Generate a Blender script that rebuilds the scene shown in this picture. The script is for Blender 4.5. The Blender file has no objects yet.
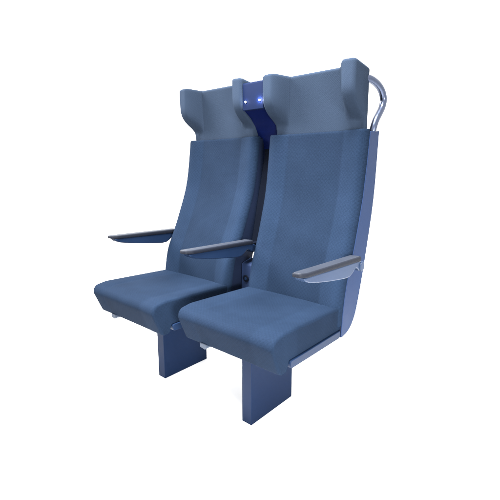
import bpy, bmesh, math
from mathutils import Vector

S = 0.9                       # modelling units -> metres
scene = bpy.context.scene
COL = scene.collection

# ------------------------------------------------------------------ materials
def new_mat(name):
    m = bpy.data.materials.new(name)
    m.use_nodes = True
    nt = m.node_tree
    return m, nt, nt.nodes['Principled BSDF']

def node(nt, kind, **kw):
    n = nt.nodes.new(kind)
    for k, v in kw.items():
        setattr(n, k, v)
    return n

def math_node(nt, op, a, b=None, clamp=False):
    n = node(nt, 'ShaderNodeMath', operation=op, use_clamp=clamp)
    for i, v in enumerate((a, b)):
        if v is None:
            continue
        if isinstance(v, (int, float)):
            n.inputs[i].default_value = v
        else:
            nt.links.new(v, n.inputs[i])
    return n.outputs[0]

def mix_col(nt, fac, a, b, blend='MIX'):
    n = node(nt, 'ShaderNodeMix', data_type='RGBA', blend_type=blend)
    if isinstance(fac, (int, float)):
        n.inputs[0].default_value = fac
    else:
        nt.links.new(fac, n.inputs[0])
    for i, v in ((6, a), (7, b)):
        if isinstance(v, tuple):
            n.inputs[i].default_value = (*v, 1)
        else:
            nt.links.new(v, n.inputs[i])
    return n.outputs[2]

def fabric(name, dark, light, pitch=0.0075, spec=0.02, dots=0.15, lit_band=1.0):
    """Woven upholstery: staggered raised dots over a ribbed ground, laid out in surface UVs (metres)."""
    m, nt, p = new_mat(name)
    uv = node(nt, 'ShaderNodeUVMap').outputs[0]
    sep = node(nt, 'ShaderNodeSeparateXYZ')
    nt.links.new(uv, sep.inputs[0])
    k = 2 * math.pi / pitch
    noise = node(nt, 'ShaderNodeTexNoise')
    noise.inputs['Scale'].default_value = 26
    noise.inputs['Detail'].default_value = 3
    nt.links.new(uv, noise.inputs['Vector'])
    wob = math_node(nt, 'MULTIPLY', math_node(nt, 'SUBTRACT', noise.outputs[0], 0.5), 1.6)
    u = math_node(nt, 'ADD', math_node(nt, 'MULTIPLY', sep.outputs[0], k * 0.5), wob)
    v = math_node(nt, 'ADD', math_node(nt, 'MULTIPLY', sep.outputs[1], k * 0.5), wob)
    su = math_node(nt, 'SINE', u)
    sv = math_node(nt, 'SINE', v)
    prod = math_node(nt, 'MULTIPLY', su, sv)               # staggered cells
    dot = math_node(nt, 'MULTIPLY_ADD', prod, 0.5)
    dot.node.inputs[2].default_value = 0.5
    rib = math_node(nt, 'SINE', math_node(nt, 'MULTIPLY', sep.outputs[1], k * 1.5))
    fine = node(nt, 'ShaderNodeTexNoise')
    fine.inputs['Scale'].default_value = 420
    fine.inputs['Detail'].default_value = 2
    nt.links.new(uv, fine.inputs['Vector'])
    big = node(nt, 'ShaderNodeTexNoise')
    big.inputs['Scale'].default_value = 7
    big.inputs['Detail'].default_value = 4
    nt.links.new(uv, big.inputs['Vector'])
    f = math_node(nt, 'MULTIPLY', dot, dots)
    f = math_node(nt, 'ADD', f, math_node(nt, 'MULTIPLY', math_node(nt, 'SUBTRACT', fine.outputs[0], 0.32), 1.0))
    f = math_node(nt, 'ADD', f, math_node(nt, 'MULTIPLY', math_node(nt, 'SUBTRACT', big.outputs[0], 0.5), 0.5), clamp=True)
    base = mix_col(nt, f, dark, light)
    if lit_band != 1.0:                                      # paler bands down both sides: bolster light put into the cover colour
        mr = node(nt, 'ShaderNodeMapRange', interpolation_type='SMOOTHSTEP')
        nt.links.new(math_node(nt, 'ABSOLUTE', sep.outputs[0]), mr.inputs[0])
        for i, v in enumerate((0.117, 0.131, 1.0, lit_band)):
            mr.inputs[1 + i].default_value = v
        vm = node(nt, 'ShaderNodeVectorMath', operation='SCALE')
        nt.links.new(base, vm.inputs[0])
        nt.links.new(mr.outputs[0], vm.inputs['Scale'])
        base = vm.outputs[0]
    nt.links.new(base, p.inputs['Base Color'])
    h = math_node(nt, 'ADD', dot, math_node(nt, 'MULTIPLY', rib, 0.12))
    h = math_node(nt, 'ADD', h, math_node(nt, 'MULTIPLY', fine.outputs[0], 0.8))
    b = node(nt, 'ShaderNodeBump')
    b.inputs['Strength'].default_value = 0.25
    b.inputs['Distance'].default_value = 0.0006
    nt.links.new(h, b.inputs['Height'])
    nt.links.new(b.outputs[0], p.inputs['Normal'])
    p.inputs['Roughness'].default_value = 0.85
    p.inputs['Specular IOR Level'].default_value = spec
    return m

def plastic(name, colour, rough=0.45, spec=0.5, grain=0.0, scale=300, mottled=0.12):
    m, nt, p = new_mat(name)
    tc = node(nt, 'ShaderNodeTexCoord').outputs['Object']
    n1 = node(nt, 'ShaderNodeTexNoise')
    n1.inputs['Scale'].default_value = 9
    n1.inputs['Detail'].default_value = 5
    nt.links.new(tc, n1.inputs['Vector'])
    lo = tuple(c * (1 - mottled) for c in colour)
    hi = tuple(c * (1 + mottled) for c in colour)
    nt.links.new(mix_col(nt, n1.outputs[0], lo, hi), p.inputs['Base Color'])
    r = math_node(nt, 'MULTIPLY_ADD', n1.outputs[0], 0.16)
    r.node.inputs[2].default_value = rough - 0.08
    nt.links.new(r, p.inputs['Roughness'])
    p.inputs['Specular IOR Level'].default_value = spec
    if grain:
        n2 = node(nt, 'ShaderNodeTexNoise')
        n2.inputs['Scale'].default_value = scale
        n2.inputs['Detail'].default_value = 3
        nt.links.new(tc, n2.inputs['Vector'])
        b = node(nt, 'ShaderNodeBump')
        b.inputs['Strength'].default_value = grain
        b.inputs['Distance'].default_value = 0.001
        nt.links.new(n2.outputs[0], b.inputs['Height'])
        nt.links.new(b.outputs[0], p.inputs['Normal'])
    return m

M = {
    'fabric': fabric('woven_blue_fabric', (0.0022, 0.0046, 0.0098), (0.0061, 0.0117, 0.0240), lit_band=1.26),
    'seat': fabric('woven_blue_seat_fabric', (0.0022, 0.0046, 0.0098), (0.0061, 0.0117, 0.0240), lit_band=1.10),
    'head': fabric('grey_blue_headrest_cloth', (0.0108, 0.0165, 0.0275), (0.0160, 0.0234, 0.0380), pitch=0.004, dots=0.08),
    'shell': plastic('blue_grey_shell', (0.0046, 0.0116, 0.034), 0.5, 0.07, 0.15),
    'navy': plastic('navy_back_shell', (0.0030, 0.0050, 0.0120), 0.55, 0.05, 0.15),
    'frame': plastic('blue_frame_paint', (0.0030, 0.0078, 0.021), 0.45, 0.06, 0.1),
    'leg': plastic('navy_leg_paint', (0.0019, 0.0054, 0.0165), 0.5, 0.04, 0.12),
    'arm': plastic('light_blue_armrest_plastic', (0.0105, 0.0185, 0.038), 0.35, 0.12, 0.05),
    'armdark': plastic('navy_armrest_plastic', (0.0034, 0.0078, 0.020), 0.45, 0.04, 0.05),
    'pad': plastic('dark_grey_armrest_rubber', (0.0024, 0.0034, 0.0066), 0.65, 0.10, 0.25),
    'padtop': plastic('grey_pad_cover', (0.0054, 0.0074, 0.0125), 0.55, 0.24, 0.25),
    'panel': plastic('deep_blue_panel', (0.0008, 0.0025, 0.020), 0.5, 0.03, 0.08),
    'box': plastic('violet_blue_light_box', (0.0018, 0.0046, 0.0175), 0.7, 0.03, 0.05),
    'console': plastic('blue_console', (0.006, 0.011, 0.028), 0.5, 0.08, 0.1),
    'dark': plastic('dark_socket', (0.0015, 0.0022, 0.0045), 0.7, 0.02),
    'tab': plastic('light_grey_lever', (0.018, 0.024, 0.036), 0.5, 0.12),
}
m, nt, p = new_mat('brushed_steel')
p.inputs['Base Color'].default_value = (0.055, 0.066, 0.100, 1)
p.inputs['Metallic'].default_value = 1.0
p.inputs['Roughness'].default_value = 0.3
M['steel'] = m
for key, power in (('lamp', 520.0), ('dimlamp', 90.0)):
    m, nt, p = new_mat('lit_' + key)
    p.inputs['Base Color'].default_value = (0.8, 0.8, 0.9, 1)
    p.inputs['Emission Color'].default_value = (0.62, 0.68, 1.0, 1)
    p.inputs['Emission Strength'].default_value = power
    M[key] = m
m, nt, p = new_mat('white_studio_floor')
n1 = node(nt, 'ShaderNodeTexNoise')
n1.inputs['Scale'].default_value = 4
nt.links.new(mix_col(nt, n1.outputs[0], (0.80, 0.80, 0.80), (0.83, 0.83, 0.83)), p.inputs['Base Color'])
p.inputs['Roughness'].default_value = 0.9
p.inputs['Specular IOR Level'].default_value = 0.1
M['floor'] = m

# ------------------------------------------------------------------ mesh helpers
def link(name, bm, mat, parent, smooth=40, bevel=None, seg=3, subsurf=0, recalc=True):
    """One mesh object; bm is in modelling units relative to the parent's base."""
    if recalc:
        bmesh.ops.recalc_face_normals(bm, faces=bm.faces)
    for v in bm.verts:
        v.co *= S
    me = bpy.data.meshes.new(name)
    bm.to_mesh(me)
    bm.free()
    me.materials.append(mat)
    for f in me.polygons:
        f.use_smooth = True
    if not bevel:
        me.set_sharp_from_angle(angle=math.radians(smooth))
    o = bpy.data.objects.new(name, me)
    COL.objects.link(o)
    if parent is not None:
        o.parent = parent
    if bevel:
        b = o.modifiers.new('bevel', 'BEVEL')
        b.width = bevel * S
        b.segments = seg
        b.limit_method = 'ANGLE'
        b.angle_limit = math.radians(28)
        b.harden_normals = True
    if subsurf:
        s = o.modifiers.new('subsurf', 'SUBSURF')
        s.levels = s.render_levels = subsurf
    return o

def loft(rings, closed=True, cap=True, uvs=None):
    """rings: list of equal-length loops of (x, y, z). uvs: matching (u, v) lists."""
    bm = bmesh.new()
    lay = bm.loops.layers.uv.new('UVMap')
    V = [[bm.verts.new(c) for c in r] for r in rings]
    n = len(rings[0])
    for i in range(len(V) - 1):
        for j in range(n if closed else n - 1):
            k = (j + 1) % n
            f = bm.faces.new((V[i][j], V[i][k], V[i + 1][k], V[i + 1][j]))
            if uvs:
                kk = k if k else j
                for l, (a, b) in zip(f.loops, ((i, j), (i, kk), (i + 1, kk), (i + 1, j))):
                    l[lay].uv = uvs[a][b]
    if cap:
        for R, U in ((V[0], uvs and uvs[0]), (V[-1], uvs and uvs[-1])):
            f = bm.faces.new(R)
            for l in f.loops:
                c = l.vert.co
                flat = max(v.co.x for v in R) - min(v.co.x for v in R) < 0.01
                l[lay].uv = (c.y * S, c.z * S) if flat else (c.x * S, c.y * S)
    return bm

def prism(poly, x0, x1, axis='x'):
    """A YZ polygon extruded along x; x0 / x1 are numbers or functions of (y, z)."""
    bm = bmesh.new()
    fx = lambda f, a, b: f(a, b) if callable(f) else f
    A = [bm.verts.new((fx(x0, y, z), y, z)) for y, z in poly]
    B = [bm.verts.new((fx(x1, y, z), y, z)) for y, z in poly]
    n = len(poly)
    bm.faces.new(A)
    bm.faces.new(B[::-1])
    for i in range(n):
        j = (i + 1) % n
        bm.faces.new((A[i], B[i], B[j], A[j]))
    return bm

def box_bm(x0, x1, y0, y1, z0, z1):
    return prism([(y0, z0), (y1, z0), (y1, z1), (y0, z1)], x0, x1)

def round_poly(pts, seg=6):
    """pts: (a, b, radius) corners -> polygon with arcs at the corners."""
    out = []
    n = len(pts)
    for i in range(n):
        P = Vector(pts[i][:2])
        r = pts[i][2]
        A = Vector(pts[i - 1][:2]) - P
        B = Vector(pts[(i + 1) % n][:2]) - P
        la, lb = A.length, B.length
        A.normalize()
        B.normalize()
        ang = A.angle(B)
        if r <= 0 or ang > math.pi - 0.02:
            out.append(tuple(P))
            continue
        t = min(r / math.tan(ang / 2), la * 0.49, lb * 0.49)
        r = t * math.tan(ang / 2)
        c = P + (A + B).normalized() * (r / math.sin(ang / 2))
        s, e = P + A * t - c, P + B * t - c
        a0 = math.atan2(s.y, s.x)
        d = math.atan2(e.y, e.x) - a0
        d = (d + math.pi) % (2 * math.pi) - math.pi
        for k in range(seg + 1):
            a = a0 + d * k / seg
            out.append((c.x + r * math.cos(a), c.y + r * math.sin(a)))
    return out

def resample(poly, step):
    out = []
    n = len(poly)
    for i in range(n):
        a, b = Vector(poly[i]), Vector(poly[(i + 1) % n])
        k = max(1, int((b - a).length / step))
        for j in range(k):
            out.append(tuple(a.lerp(b, j / k)))
    return out

def normals2(poly):
    """Outward normals of a counter-clockwise or clockwise closed polygon."""
    n = len(poly)
    area = sum(poly[i][0] * poly[(i + 1) % n][1] - poly[(i + 1) % n][0] * poly[i][1] for i in range(n))
    s = 1 if area > 0 else -1
    res = []
    for i in range(n):
        d = Vector(poly[(i + 1) % n]) - Vector(poly[i - 1])
        d.normalize()
        res.append((d.y * s, -d.x * s))
    return res

def interp(tab, t):
    """Smooth (monotone-ish) interpolation through a table of (t, value), t rising."""
    if t <= tab[0][0]:
        return tab[0][1]
    if t >= tab[-1][0]:
        return tab[-1][1]
    for i in range(len(tab) - 1):
        (t0, v0), (t1, v1) = tab[i], tab[i + 1]
        if t <= t1:
            m0 = (v1 - tab[i - 1][1]) / (t1 - tab[i - 1][0]) if i else (v1 - v0) / (t1 - t0)
            m1 = (tab[i + 2][1] - v0) / (tab[i + 2][0] - t0) if i + 2 < len(tab) else (v1 - v0) / (t1 - t0)
            h = t1 - t0
            s = (t - t0) / h
            return ((2*s**3 - 3*s**2 + 1) * v0 + (s**3 - 2*s**2 + s) * h * m0
                    + (-2*s**3 + 3*s**2) * v1 + (s**3 - s**2) * h * m1)

def disc_bm(cx, cy, cz, r, depth, seg=28, axis='y', rim=0.25):
    """A short cylinder with a rounded front rim; axis y faces the sitter (-y), axis x faces outward (+x)."""
    prof = [(r, 0), (r, depth * (1 - rim)), (r - depth * rim * 0.3, depth * (1 - rim * 0.3)), (r - depth * rim, depth), (r * 0.5, depth)]
    rings = []
    for rr, d in prof:
        ring = []
        for k in range(seg):
            a = 2 * math.pi * k / seg
            if axis == 'y':
                ring.append((cx + rr * math.cos(a), cy - d, cz + rr * math.sin(a)))
            else:
                ring.append((cx + d, cy + rr * math.cos(a), cz + rr * math.sin(a)))
        rings.append(ring)
    return loft(rings)

def tube_bm(path, r, seg=18, sub=10):
    """A round tube through a smooth path of points."""
    P = [Vector(p) for p in path]
    pts = []
    for i in range(len(P) - 1):
        a, b, c, d = P[max(i - 1, 0)], P[i], P[i + 1], P[min(i + 2, len(P) - 1)]
        for k in range(sub):
            t = k / sub
            pts.append(0.5 * ((2*b) + (c - a)*t + (2*a - 5*b + 4*c - d)*t*t + (3*b - a - 3*c + d)*t**3))
    pts.append(P[-1])
    rings = []
    up = Vector((1, 0, 0))
    for i, q in enumerate(pts):
        t = (pts[min(i + 1, len(pts) - 1)] - pts[max(i - 1, 0)]).normalized()
        n = (up - t * up.dot(t)).normalized()
        up = n
        b = t.cross(n)
        rings.append([tuple(q + (n * math.cos(2*math.pi*k/seg) + b * math.sin(2*math.pi*k/seg)) * r) for k in range(seg)])
    return loft(rings)

# ------------------------------------------------------------------ seat shapes
Y0 = 1.20                     # y of the seats' bases
HALF = 0.242
SEAM = [(0.34, 1.362), (0.46, 1.372), (0.574, 1.396), (0.665, 1.430), (0.78, 1.464), (0.896, 1.494), (1.02, 1.512), (1.16, 1.527)]
BACK = [(0.34, 1.385), (0.346, 1.408), (0.358, 1.434), (0.38, 1.459), (0.416, 1.482), (0.522, 1.515), (0.634, 1.543), (0.884, 1.593), (1.156, 1.608)]
LEAN = [(0.34, -0.056), (0.46, -0.056), (0.60, -0.056), (0.75, -0.036), (0.95, -0.012), (1.15, -0.004)]   # the reclined seat

def back_relief(x):
    """How far the upholstery stands in front of its side seam across the width."""
    a = abs(x)
    return interp([(0, 0.0100), (0.05, 0.0106), (0.10, 0.0120), (0.124, 0.0130), (0.133, 0.0137), (0.141, 0.0160), (0.156, 0.0212), (0.178, 0.0288), (0.198, 0.0346),
                   (0.212, 0.0360), (0.224, 0.0332), (0.234, 0.0255), (0.240, 0.014), (0.242, 0.0)], a)

def cushion_relief(x):
    a = abs(x)
    return interp([(0, 0.0), (0.10, 0.0004), (0.140, 0.0006), (0.150, 0.0006), (0.157, 0.0022), (0.176, 0.0046), (0.200, 0.0056), (0.222, 0.0058), (0.236, 0.0056)], a)

def cross_xs(half, n=56):
    xs = [half * math.sin(math.pi / 2 * (2 * i / n - 1)) * 0.5 + half * (2 * i / n - 1) * 0.5 for i in range(n + 1)]
    return xs

def make_backrest(parent, lean):
    xs = cross_xs(HALF, 84)
    zs = [0.39 + (1.1475 - 0.39) * i / 60 for i in range(61)]
    rings, uvs = [], []
    stations = [(z, 0.0) for z in zs]
    R = 0.007
    for k in range(1, 7):
        a = math.pi / 2 * k / 6
        stations.append((1.1475 + R * math.sin(a) + 0.004 * math.sin(a), R * (1 - math.cos(a))))
    arc = 0.0
    for z, inset in stations:
        y = interp(SEAM, z) + lean * interp(LEAN, z)
        belly = 0.006 * math.exp(-((z - 0.66) / 0.10) ** 2)      # lumbar fullness
        ring, uv = [], []
        for x in xs:
            d = max(0.0, back_relief(x) + belly * (1 - (x / HALF) ** 4) - inset)
            ring.append((x * (1 - inset * 0.15), y - d - Y0, z))
            uv.append((x * S, z * S))
        ring += [(HALF * 0.98, y + 0.012 - Y0, z), (-HALF * 0.98, y + 0.012 - Y0, z)]
        uv += [(HALF * S, z * S), (-HALF * S, z * S)]
        rings.append(ring)
        uvs.append(uv)
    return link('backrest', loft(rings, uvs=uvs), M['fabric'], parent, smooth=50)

def make_cushion(parent, slide):
    prof = round_poly([(1.44, 0.374, 0), (1.014, 0.374, 0.008), (1.004, 0.338, 0.012), (0.968, 0.334, 0.014), (0.915, 0.461, 0.028),
                       (0.99, 0.473, 0.10), (1.44, 0.458, 0)], 8)
    prof = resample(prof, 0.012)
    nrm = normals2(prof)
    half = 0.236
    xs, ins = [], []
    R = 0.010
    for k in range(7):
        a = math.pi / 2 * k / 6
        xs.append(-half + R * (1 - math.cos(a)) * 1.0)
        ins.append(R * (1 - math.sin(a)))
    n = 60
    for i in range(1, n):
        xs.append(-half + R + (2 * half - 2 * R) * i / n)
        ins.append(0.0)
    for k in range(7):
        a = math.pi / 2 * (6 - k) / 6
        xs.append(half - R * (1 - math.cos(a)))
        ins.append(R * (1 - math.sin(a)))
    # arc length along the profile for UVs
    L = [0.0]
    for i in range(1, len(prof)):
        L.append(L[-1] + (Vector(prof[i]) - Vector(prof[i - 1])).length)
    rings, uvs = [], []
    side = 0
    for x, d in zip(xs, ins):
        b = cushion_relief(x)
        ring, uv = [], []
        for (y, z), (ny, nz), l in zip(prof, nrm, L):
            w = max(0.0, nz)
            f = max(0.0, -ny)
            crown = 0.004 * math.cos(x / half * math.pi / 2) * max(0, 1 - abs(y - 1.13) / 0.25)
            hold = max(max(0.0, min(1.0, (z - 0.40) / 0.05)), max(0.0, min(1.0, -ny * 1.3)) if y < 1.0 else 0.0)
            hold = hold if y < 1.36 else hold * max(0, 1 - (y - 1.36) / 0.03)
            ring.append((x, y - ny * d * hold - b * f * 0.5 - slide - Y0, z - nz * d * hold + (b + crown) * w))
            uv.append((x * S + math.copysign(d * S, x), l * S))
        rings.append(ring)
        uvs.append(uv)
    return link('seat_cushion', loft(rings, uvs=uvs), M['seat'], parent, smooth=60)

def make_shell(parent, lean, trim):
    zs_f = [1.150, 1.02, 0.896, 0.78, 0.70, 0.62, 0.56, 0.50, 0.44, 0.39, 0.341]
    front = [(interp(SEAM, z) + 0.0005, z) for z in zs_f]
    back = []
    for z in (0.341, 0.345, 0.350, 0.358, 0.368, 0.38, 0.395, 0.412, 0.43, 0.45, 0.47, 0.495, 0.522, 0.55, 0.58, 0.634, 0.69, 0.75, 0.82, 0.884, 0.95, 1.02, 1.100, 1.156):
        back.append((interp(BACK, z), z))
    back[0] = (1.375, 0.3395)
    poly = [(y + lean * interp(LEAN, z) - Y0, z) for y, z in front + back]
    sh = link('back_shell', prism(poly, -0.2405, 0.2405), M['navy'], parent, bevel=0.004)
    if trim:
        link('side_panel', prism(poly, 0.2395, 0.2445), M['shell'], parent, bevel=0.0022)
    return sh

HEAD_FRONT = [(1.150, 1.528), (1.175, 1.526), (1.190, 1.522), (1.205, 1.512), (1.220, 1.493), (1.235, 1.468), (1.250, 1.447), (1.270, 1.429), (1.295, 1.420), (1.33, 1.4175), (1.40, 1.418)]
HEAD_HALF = [(1.150, 0.219), (1.40, 0.221)]

def head_section(z, inset):
    """Cross-section of the winged headrest at height z, right half: list of (x, y) from the middle to the outer back."""
    t = (z - 1.150) / 0.245
    yp = 1.526 - 0.040 * t                       # middle panel
    yb = 1.553 - 0.010 * t                       # back
    yf = min(interp(HEAD_FRONT, z), yp - 0.001)  # wing front
    hw = interp(HEAD_HALF, z)
    xf = 0.142 - 0.026 * t     # fold between panel and wing
    xs = 0.171 - 0.003 * t                 # inner edge of the wing's front band
    pts = [(xf * k / 8, yp) for k in range(9)]
    for k in range(1, 13):
        u = k / 12
        w = 0.45 * u + 0.55 * (u * u * (3 - 2 * u))
        pts.append((xf + (xs - xf) * u, yp + (yf - yp) * w))
    r = min(0.016, (yb - yf) * 0.55)
    pts += [(xs + 0.008, yf - 0.0008), ((xs + hw - r) / 2, yf - 0.0012)]
    for k in range(7):
        a = math.pi / 2 * k / 6
        pts.append((hw - r + r * math.sin(a), yf + r - r * math.cos(a)))
    pts += [(hw, (yf + yb) / 2), (hw, yb - 0.006), (hw - 0.002, yb - 0.002), (hw - 0.006, yb)]
    out = []
    for i, (x, y) in enumerate(pts):
        dx = inset * min(1, max(0, (x - xs) / (hw - xs))) ** 0.5 if x > xs else 0
        dy = inset * (1 if y < yb - 0.0065 else -1)
        if x > hw - 0.002 and y < yb - 0.004:
            dy = inset * (1 - 2 * (y - yf) / (yb - yf))
        out.append((x - dx, y + dy))
    return out, 8, yb - inset

def make_headrest(parent, dx, dz):
    zs = [(1.150 + 0.236 * i / 40, 0.0) for i in range(41)]
    R = 0.013
    for k in range(1, 8):
        a = math.pi / 2 * k / 7
        zs.append((1.386 + R * math.sin(a), R * (1 - math.cos(a))))
    mids, wings = [], {1: [], -1: []}
    um, uw = [], {1: [], -1: []}
    top = lambda y, z: z - max(0.0, (z - 1.15) / 0.25) * 0.13 * (y - 1.43)
    for z, ins in zs:
        p, nf, yb = head_section(min(z, 1.40), ins)
        front = [(-x, y) for x, y in p[nf:0:-1]] + p[:nf + 1]
        ring = front + [(p[nf][0], yb), (0, yb), (-p[nf][0], yb)]
        mids.append([(x + dx, y - Y0, top(y, z) + dz * (z - 1.15) / 0.25) for x, y in ring])
        um.append([(x * S, z * S) for x, y in ring])
        for sgn in (1, -1):
            q = [(sgn * x, y) for x, y in p[nf:]] + [(sgn * p[nf][0], yb)]
            l, acc = [], 0.0
            for i, c in enumerate(q):
                if i:
                    acc += math.hypot(c[0] - q[i - 1][0], c[1] - q[i - 1][1])
                l.append((acc * S, z * S))
            wings[sgn].append([(x + dx, y - Y0, top(y, z) + dz * (z - 1.15) / 0.25) for x, y in q])
            uw[sgn].append(l)
    o = link('headrest', loft(mids, uvs=um), M['head'], parent, smooth=50)
    for sgn in (-1, 1):
        link('wing', loft(wings[sgn], uvs=uw[sgn]), M['head'], o, smooth=60)
    return o

def add_uv(o):
    me = o.data
    lay = me.uv_layers.new(name='UVMap')
    for poly in me.polygons:
        n = poly.normal
        for li in poly.loop_indices:
            c = me.vertices[me.loops[li].vertex_index].co
            if abs(n.x) > 0.7:
                lay.data[li].uv = (c.y, c.z)
            elif abs(n.z) > 0.7:
                lay.data[li].uv = (c.x, c.y)
            else:
                lay.data[li].uv = (c.x, c.z)

def make_armrest(parent, x0, x1, hinge_side, mat):
    """Armrest between x0 and x1 (modelling units, relative to the parent): body > pad, hinge."""
    body = [(1.012, 0.668), (1.020, 0.656), (1.045, 0.646), (1.10, 0.635), (1.17, 0.624), (1.24, 0.615), (1.30, 0.609), (1.325, 0.611), (1.345, 0.620), (1.36, 0.631),
            (1.372, 0.634), (1.385, 0.630), (1.40, 0.618), (1.415, 0.615), (1.43, 0.620), (1.436, 0.634), (1.43, 0.648), (1.412, 0.655), (1.385, 0.6575), (1.2, 0.662), (1.04, 0.668)]
    b = link('armrest', prism([(y - Y0, z) for y, z in body], x0 + 0.003, x1 - 0.003), mat, parent, bevel=0.005, seg=3)
    # pad: plan outline with a narrowed rounded nose, lofted through its thickness
    w, c = (x1 - x0) / 2, (x0 + x1) / 2
    plan = round_poly([(-w, 1.395, 0.004), (-w, 1.03, 0.05), (-w * 0.80, 0.994, 0.012), (w * 0.55, 0.996, 0.018), (w, 1.03, 0.05), (w, 1.405, 0.004)], 6)
    pn = normals2(plan)
    rings = []
    for dz, ins in ((0.0, 0.003), (0.001, 0.0008), (0.0025, 0.0), (0.0145, 0.0), (0.0168, 0.0007), (0.0182, 0.0022), (0.0190, 0.0050)):
        ring = []
        for (px, py), (nx, ny) in zip(plan, pn):
            t = max(0, min(1, (py - 0.99) / 0.41))
            zb = 0.6660 - 0.0095 * t
            thick = 0.72 + 0.28 * min(1, t * 3)
            ring.append((c + px - nx * ins, py - ny * ins - Y0, zb + dz * thick + (1 - min(1, t * 5)) * 0.005))
        rings.append(ring)
    pd = link('arm_pad', loft(rings), M['pad'], b, smooth=50)
    # softer, paler wearing surface set into the top of the pad
    rings = []
    for dz, ins in ((0.0150, 0.0046), (0.0190, 0.0046), (0.0197, 0.0052), (0.0200, 0.0066)):
        ring = []
        for (px, py), (nx, ny) in zip(plan, pn):
            t = max(0, min(1, (py - 0.99) / 0.41))
            thick = 0.72 + 0.28 * min(1, t * 3)
            ring.append((c + px - nx * ins, py - ny * ins - Y0, 0.6660 - 0.0095 * t + dz * thick + (1 - min(1, t * 5)) * 0.005))
        rings.append(ring)
    link('pad_cover', loft(rings), M['padtop'], pd, smooth=50)
    if hinge_side:
        xh = x1 - 0.006 if hinge_side > 0 else x0 + 0.006
        h = disc_bm(0, 0, 0, 0.019, 0.008, axis='x')
        for v in h.verts:
            v.co = Vector((xh + hinge_side * v.co.x, 1.414 - Y0 + v.co.y, 0.634 + v.co.z))
        link('hinge_cap', h, mat, b, smooth=40)
        sp = disc_bm(0, 0, 0, 0.015, 0.02, axis='x')
        base = x0 if hinge_side > 0 else x1
        for v in sp.verts:
            v.co = Vector((base - hinge_side * 0.012 + hinge_side * v.co.x, 1.414 - Y0 + v.co.y, 0.634 + v.co.z))
        link('pivot', sp, mat, b, smooth=40)
    return b

def make_seat(cx, label, lean, slide, arm_side, handle):
    t = bpy.data.objects.new('train_seat', None)
    COL.objects.link(t)
    t.location = (cx * S, Y0 * S, 0)
    t['label'] = label
    t['category'] = 'train seat'
    t['group'] = 'pair of high-backed train seats'
    make_backrest(t, lean)
    make_cushion(t, slide)
    make_headrest(t, -0.007 * lean, 0.006 + 0.009 * lean)
    make_shell(t, lean, handle)
    d = slide
    fr = round_poly([(1.018 - d - Y0, 0.343, 0.010), (1.357 - d - Y0, 0.341, 0.002), (1.357 - d - Y0, 0.371, 0.002), (1.016 - d - Y0, 0.371, 0.008)], 4)
    link('seat_frame', prism(fr, -0.2425, 0.2425), M['frame'], t, bevel=0.003)
    link('pedestal_leg', box_bm(-0.0275, 0.0225, 1.0695 - Y0, 1.348 - Y0, 0.0, 0.352), M['leg'], t, bevel=0.0025)
    lv = round_poly([(-0.018, 0.325, 0.004), (0.010, 0.321, 0.005), (0.018, 0.330, 0.003), (0.018, 0.342, 0), (-0.018, 0.342, 0)], 4)
    bm = bmesh.new()
    A = [bm.verts.new((-0.130 + x, 0.960 - d - Y0, z)) for x, z in lv]
    B = [bm.verts.new((-0.130 + x, 0.995 - d - Y0, z)) for x, z in lv]
    bm.faces.new(A); bm.faces.new(B[::-1])
    for i in range(len(lv)):
        j = (i + 1) % len(lv)
        bm.faces.new((A[i], B[i], B[j], A[j]))
    link('lever', bm, M['tab'], t, bevel=0.002)
    if arm_side > 0:
        make_armrest(t, 0.2470, 0.2930, 1, M['arm'])
    else:
        make_armrest(t, -0.3020, -0.2540, -1, M['armdark'])
    if handle:
        h = [(0.200, 1.518, 1.350), (0.218, 1.551, 1.349), (0.230, 1.592, 1.335), (0.236, 1.626, 1.312), (0.238, 1.643, 1.282), (0.2375, 1.634, 1.250), (0.237, 1.610, 1.222), (0.236, 1.588, 1.198), (0.2340, 1.575, 1.172), (0.2315, 1.5725, 1.151)]
        link('grab_handle', tube_bm([(x, y - Y0, z) for x, y, z in h], 0.0142, sub=10), M['steel'], t, smooth=60)
    return t

CR, PITCH = -0.942, 0.556
make_seat(CR, 'upright blue train seat with curved steel grab handle beside its headrest', 0, 0.0, 1, True)
make_seat(CR - PITCH, 'blue train seat with cushion slid forward, farther from the steel grab handle', 1, 0.055, -1, False)

# ------------------------------------------------------------------ divider between the seats
GX = CR - PITCH / 2
d = bpy.data.objects.new('seat_divider', None)
COL.objects.link(d)
d.location = (GX * S, Y0 * S, 0)
d['label'] = 'dark blue divider column with two small lit lamps and the shared middle armrest'
d['category'] = 'seat divider'
pn = [(1.556, 1.02), (1.556, 1.07), (1.556, 1.115), (1.546, 1.165), (1.524, 1.205), (1.490, 1.240), (1.446, 1.2685), (1.444, 1.384), (1.585, 1.388), (1.585, 1.02)]
wide = lambda y, z: (0.034 if z < 1.05 else 0.083) if z < 1.13 else 0.0568
wide_l = lambda y, z: -((0.034 if z < 1.05 else 0.083) if z < 1.13 else 0.0660)
link('rear_panel', prism([(y - Y0, z) for y, z in pn], wide_l, wide), M['panel'], d, bevel=0.002)
gc = [(1.450, 0.625), (1.470, 0.70), (1.505, 0.86), (1.540, 1.00), (1.552, 1.06), (1.552, 1.10), (1.580, 1.10), (1.580, 0.625)]
link('shaded_gap_fill', prism([(y - Y0, z) for y, z in gc], -0.0338, 0.0338), M['dark'], d, bevel=0.003)  # dark strip between the backs; the gap's shade is put into its colour
lb = round_poly([(1.432, 1.268, 0.004), (1.428, 1.388, 0.010), (1.560, 1.394, 0.006), (1.560, 1.3855, 0.002), (1.4445, 1.3845, 0.002), (1.4445, 1.268, 0.002)], 4)
o = link('light_box', prism([(y - Y0, z) for y, z in lb], -0.0632, 0.0566), M['box'], d, bevel=0.0015)
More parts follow.
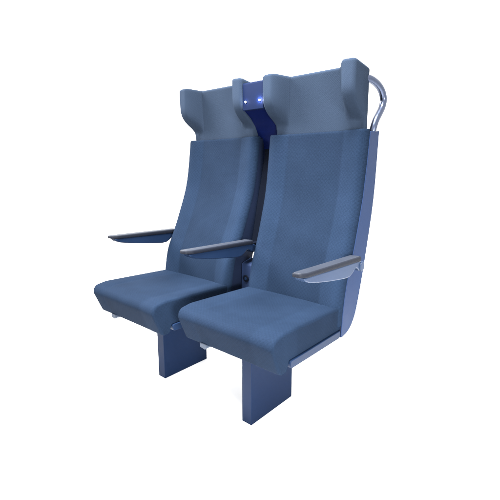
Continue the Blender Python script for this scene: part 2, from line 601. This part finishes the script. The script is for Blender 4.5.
for s in (-1, 1):
    x, z = s * 0.041 - 0.002, 1.305
    bz = link('reading_lamp', disc_bm(x, 1.4315 - Y0, z, 0.0062, 0.0022), M['dark'], o)
    bulb = bmesh.new()
    bmesh.ops.create_uvsphere(bulb, u_segments=20, v_segments=12, radius=0.0036)
    for v in bulb.verts:
        v.co += Vector((x, 1.4262 - Y0, z))
    link('bulb', bulb, M['lamp' if s > 0 else 'dimlamp'], bz)
con = round_poly([(1.382, 0.37, 0.004), (1.384, 0.560, 0.014), (1.47, 0.580, 0.02), (1.50, 0.37, 0.004)], 4)
c = link('console', prism([(y - Y0, z) for y, z in con], -0.0335, 0.0335), M['console'], d, bevel=0.003)
k = link('socket', disc_bm(-0.002, 1.384 - Y0, 0.488, 0.0165, 0.006), M['dark'], c)
link('socket_core', disc_bm(-0.002, 1.3785 - Y0, 0.488, 0.0075, 0.002), M['armdark'], k)
make_armrest(d, -0.0245, 0.0245, 0, M['armdark'])
br = round_poly([(1.36, 0.640, 0.004), (1.36, 0.655, 0.004), (1.56, 0.665, 0.004), (1.56, 0.615, 0.004), (1.43, 0.615, 0.01)], 4)
link('arm_bracket', prism([(y - Y0, z) for y, z in br], -0.012, 0.012), M['dark'], d, bevel=0.002)

# ------------------------------------------------------------------ floor
bm = bmesh.new()
bmesh.ops.create_circle(bm, cap_ends=True, radius=40, segments=96)
fl = link('floor', bm, M['floor'], None)
fl['kind'] = 'structure'

# ------------------------------------------------------------------ light
w = bpy.data.worlds.new('World')
scene.world = w
w.use_nodes = True
bg = w.node_tree.nodes['Background']
bg.inputs[0].default_value = (1.0, 1.0, 1.0, 1)
bg.inputs[1].default_value = 0.95

def area(name, loc, target, size, power, colour=(1, 1, 1), spread=180):
    l = bpy.data.lights.new(name, 'AREA')
    l.shape = 'DISK'
    l.size = size
    l.energy = power
    l.color = colour
    l.spread = math.radians(spread)
    o = bpy.data.objects.new(name, l)
    COL.objects.link(o)
    o.location = loc
    o.rotation_euler = (Vector(target) - Vector(loc)).to_track_quat('-Z', 'Y').to_euler()
    return o
area('top_softbox', (-0.70, 0.45, 3.0), (-0.95, 1.0, 0.5), 1.0, 40, spread=60)
area('key_softbox', (-3.2, 0.05, 2.4), (-0.95, 1.1, 0.65), 1.5, 23, spread=50)
area('added_side_fill', (1.3, -0.1, 0.60), (-0.80, 1.1, 0.38), 0.8, 9, spread=50)  # unseen fill lamp, added to lift the cushion side, legs and arm

# ------------------------------------------------------------------ camera
cam = bpy.data.cameras.new('camera')
cam.sensor_width = 36
cam.lens = 396 / 500 * 36
cam.clip_start = 0.02
cam.clip_end = 200
co = bpy.data.objects.new('camera', cam)
COL.objects.link(co)
co.location = (0, 0, 1.0 * S)
co.rotation_euler = (math.radians(90 - 11.4), 0, math.radians(40.9))
scene.camera = co

vs = scene.view_settings
vs.view_transform = 'Standard'
vs.look = 'None'
vs.exposure = 1.6
vs.gamma = 1.0
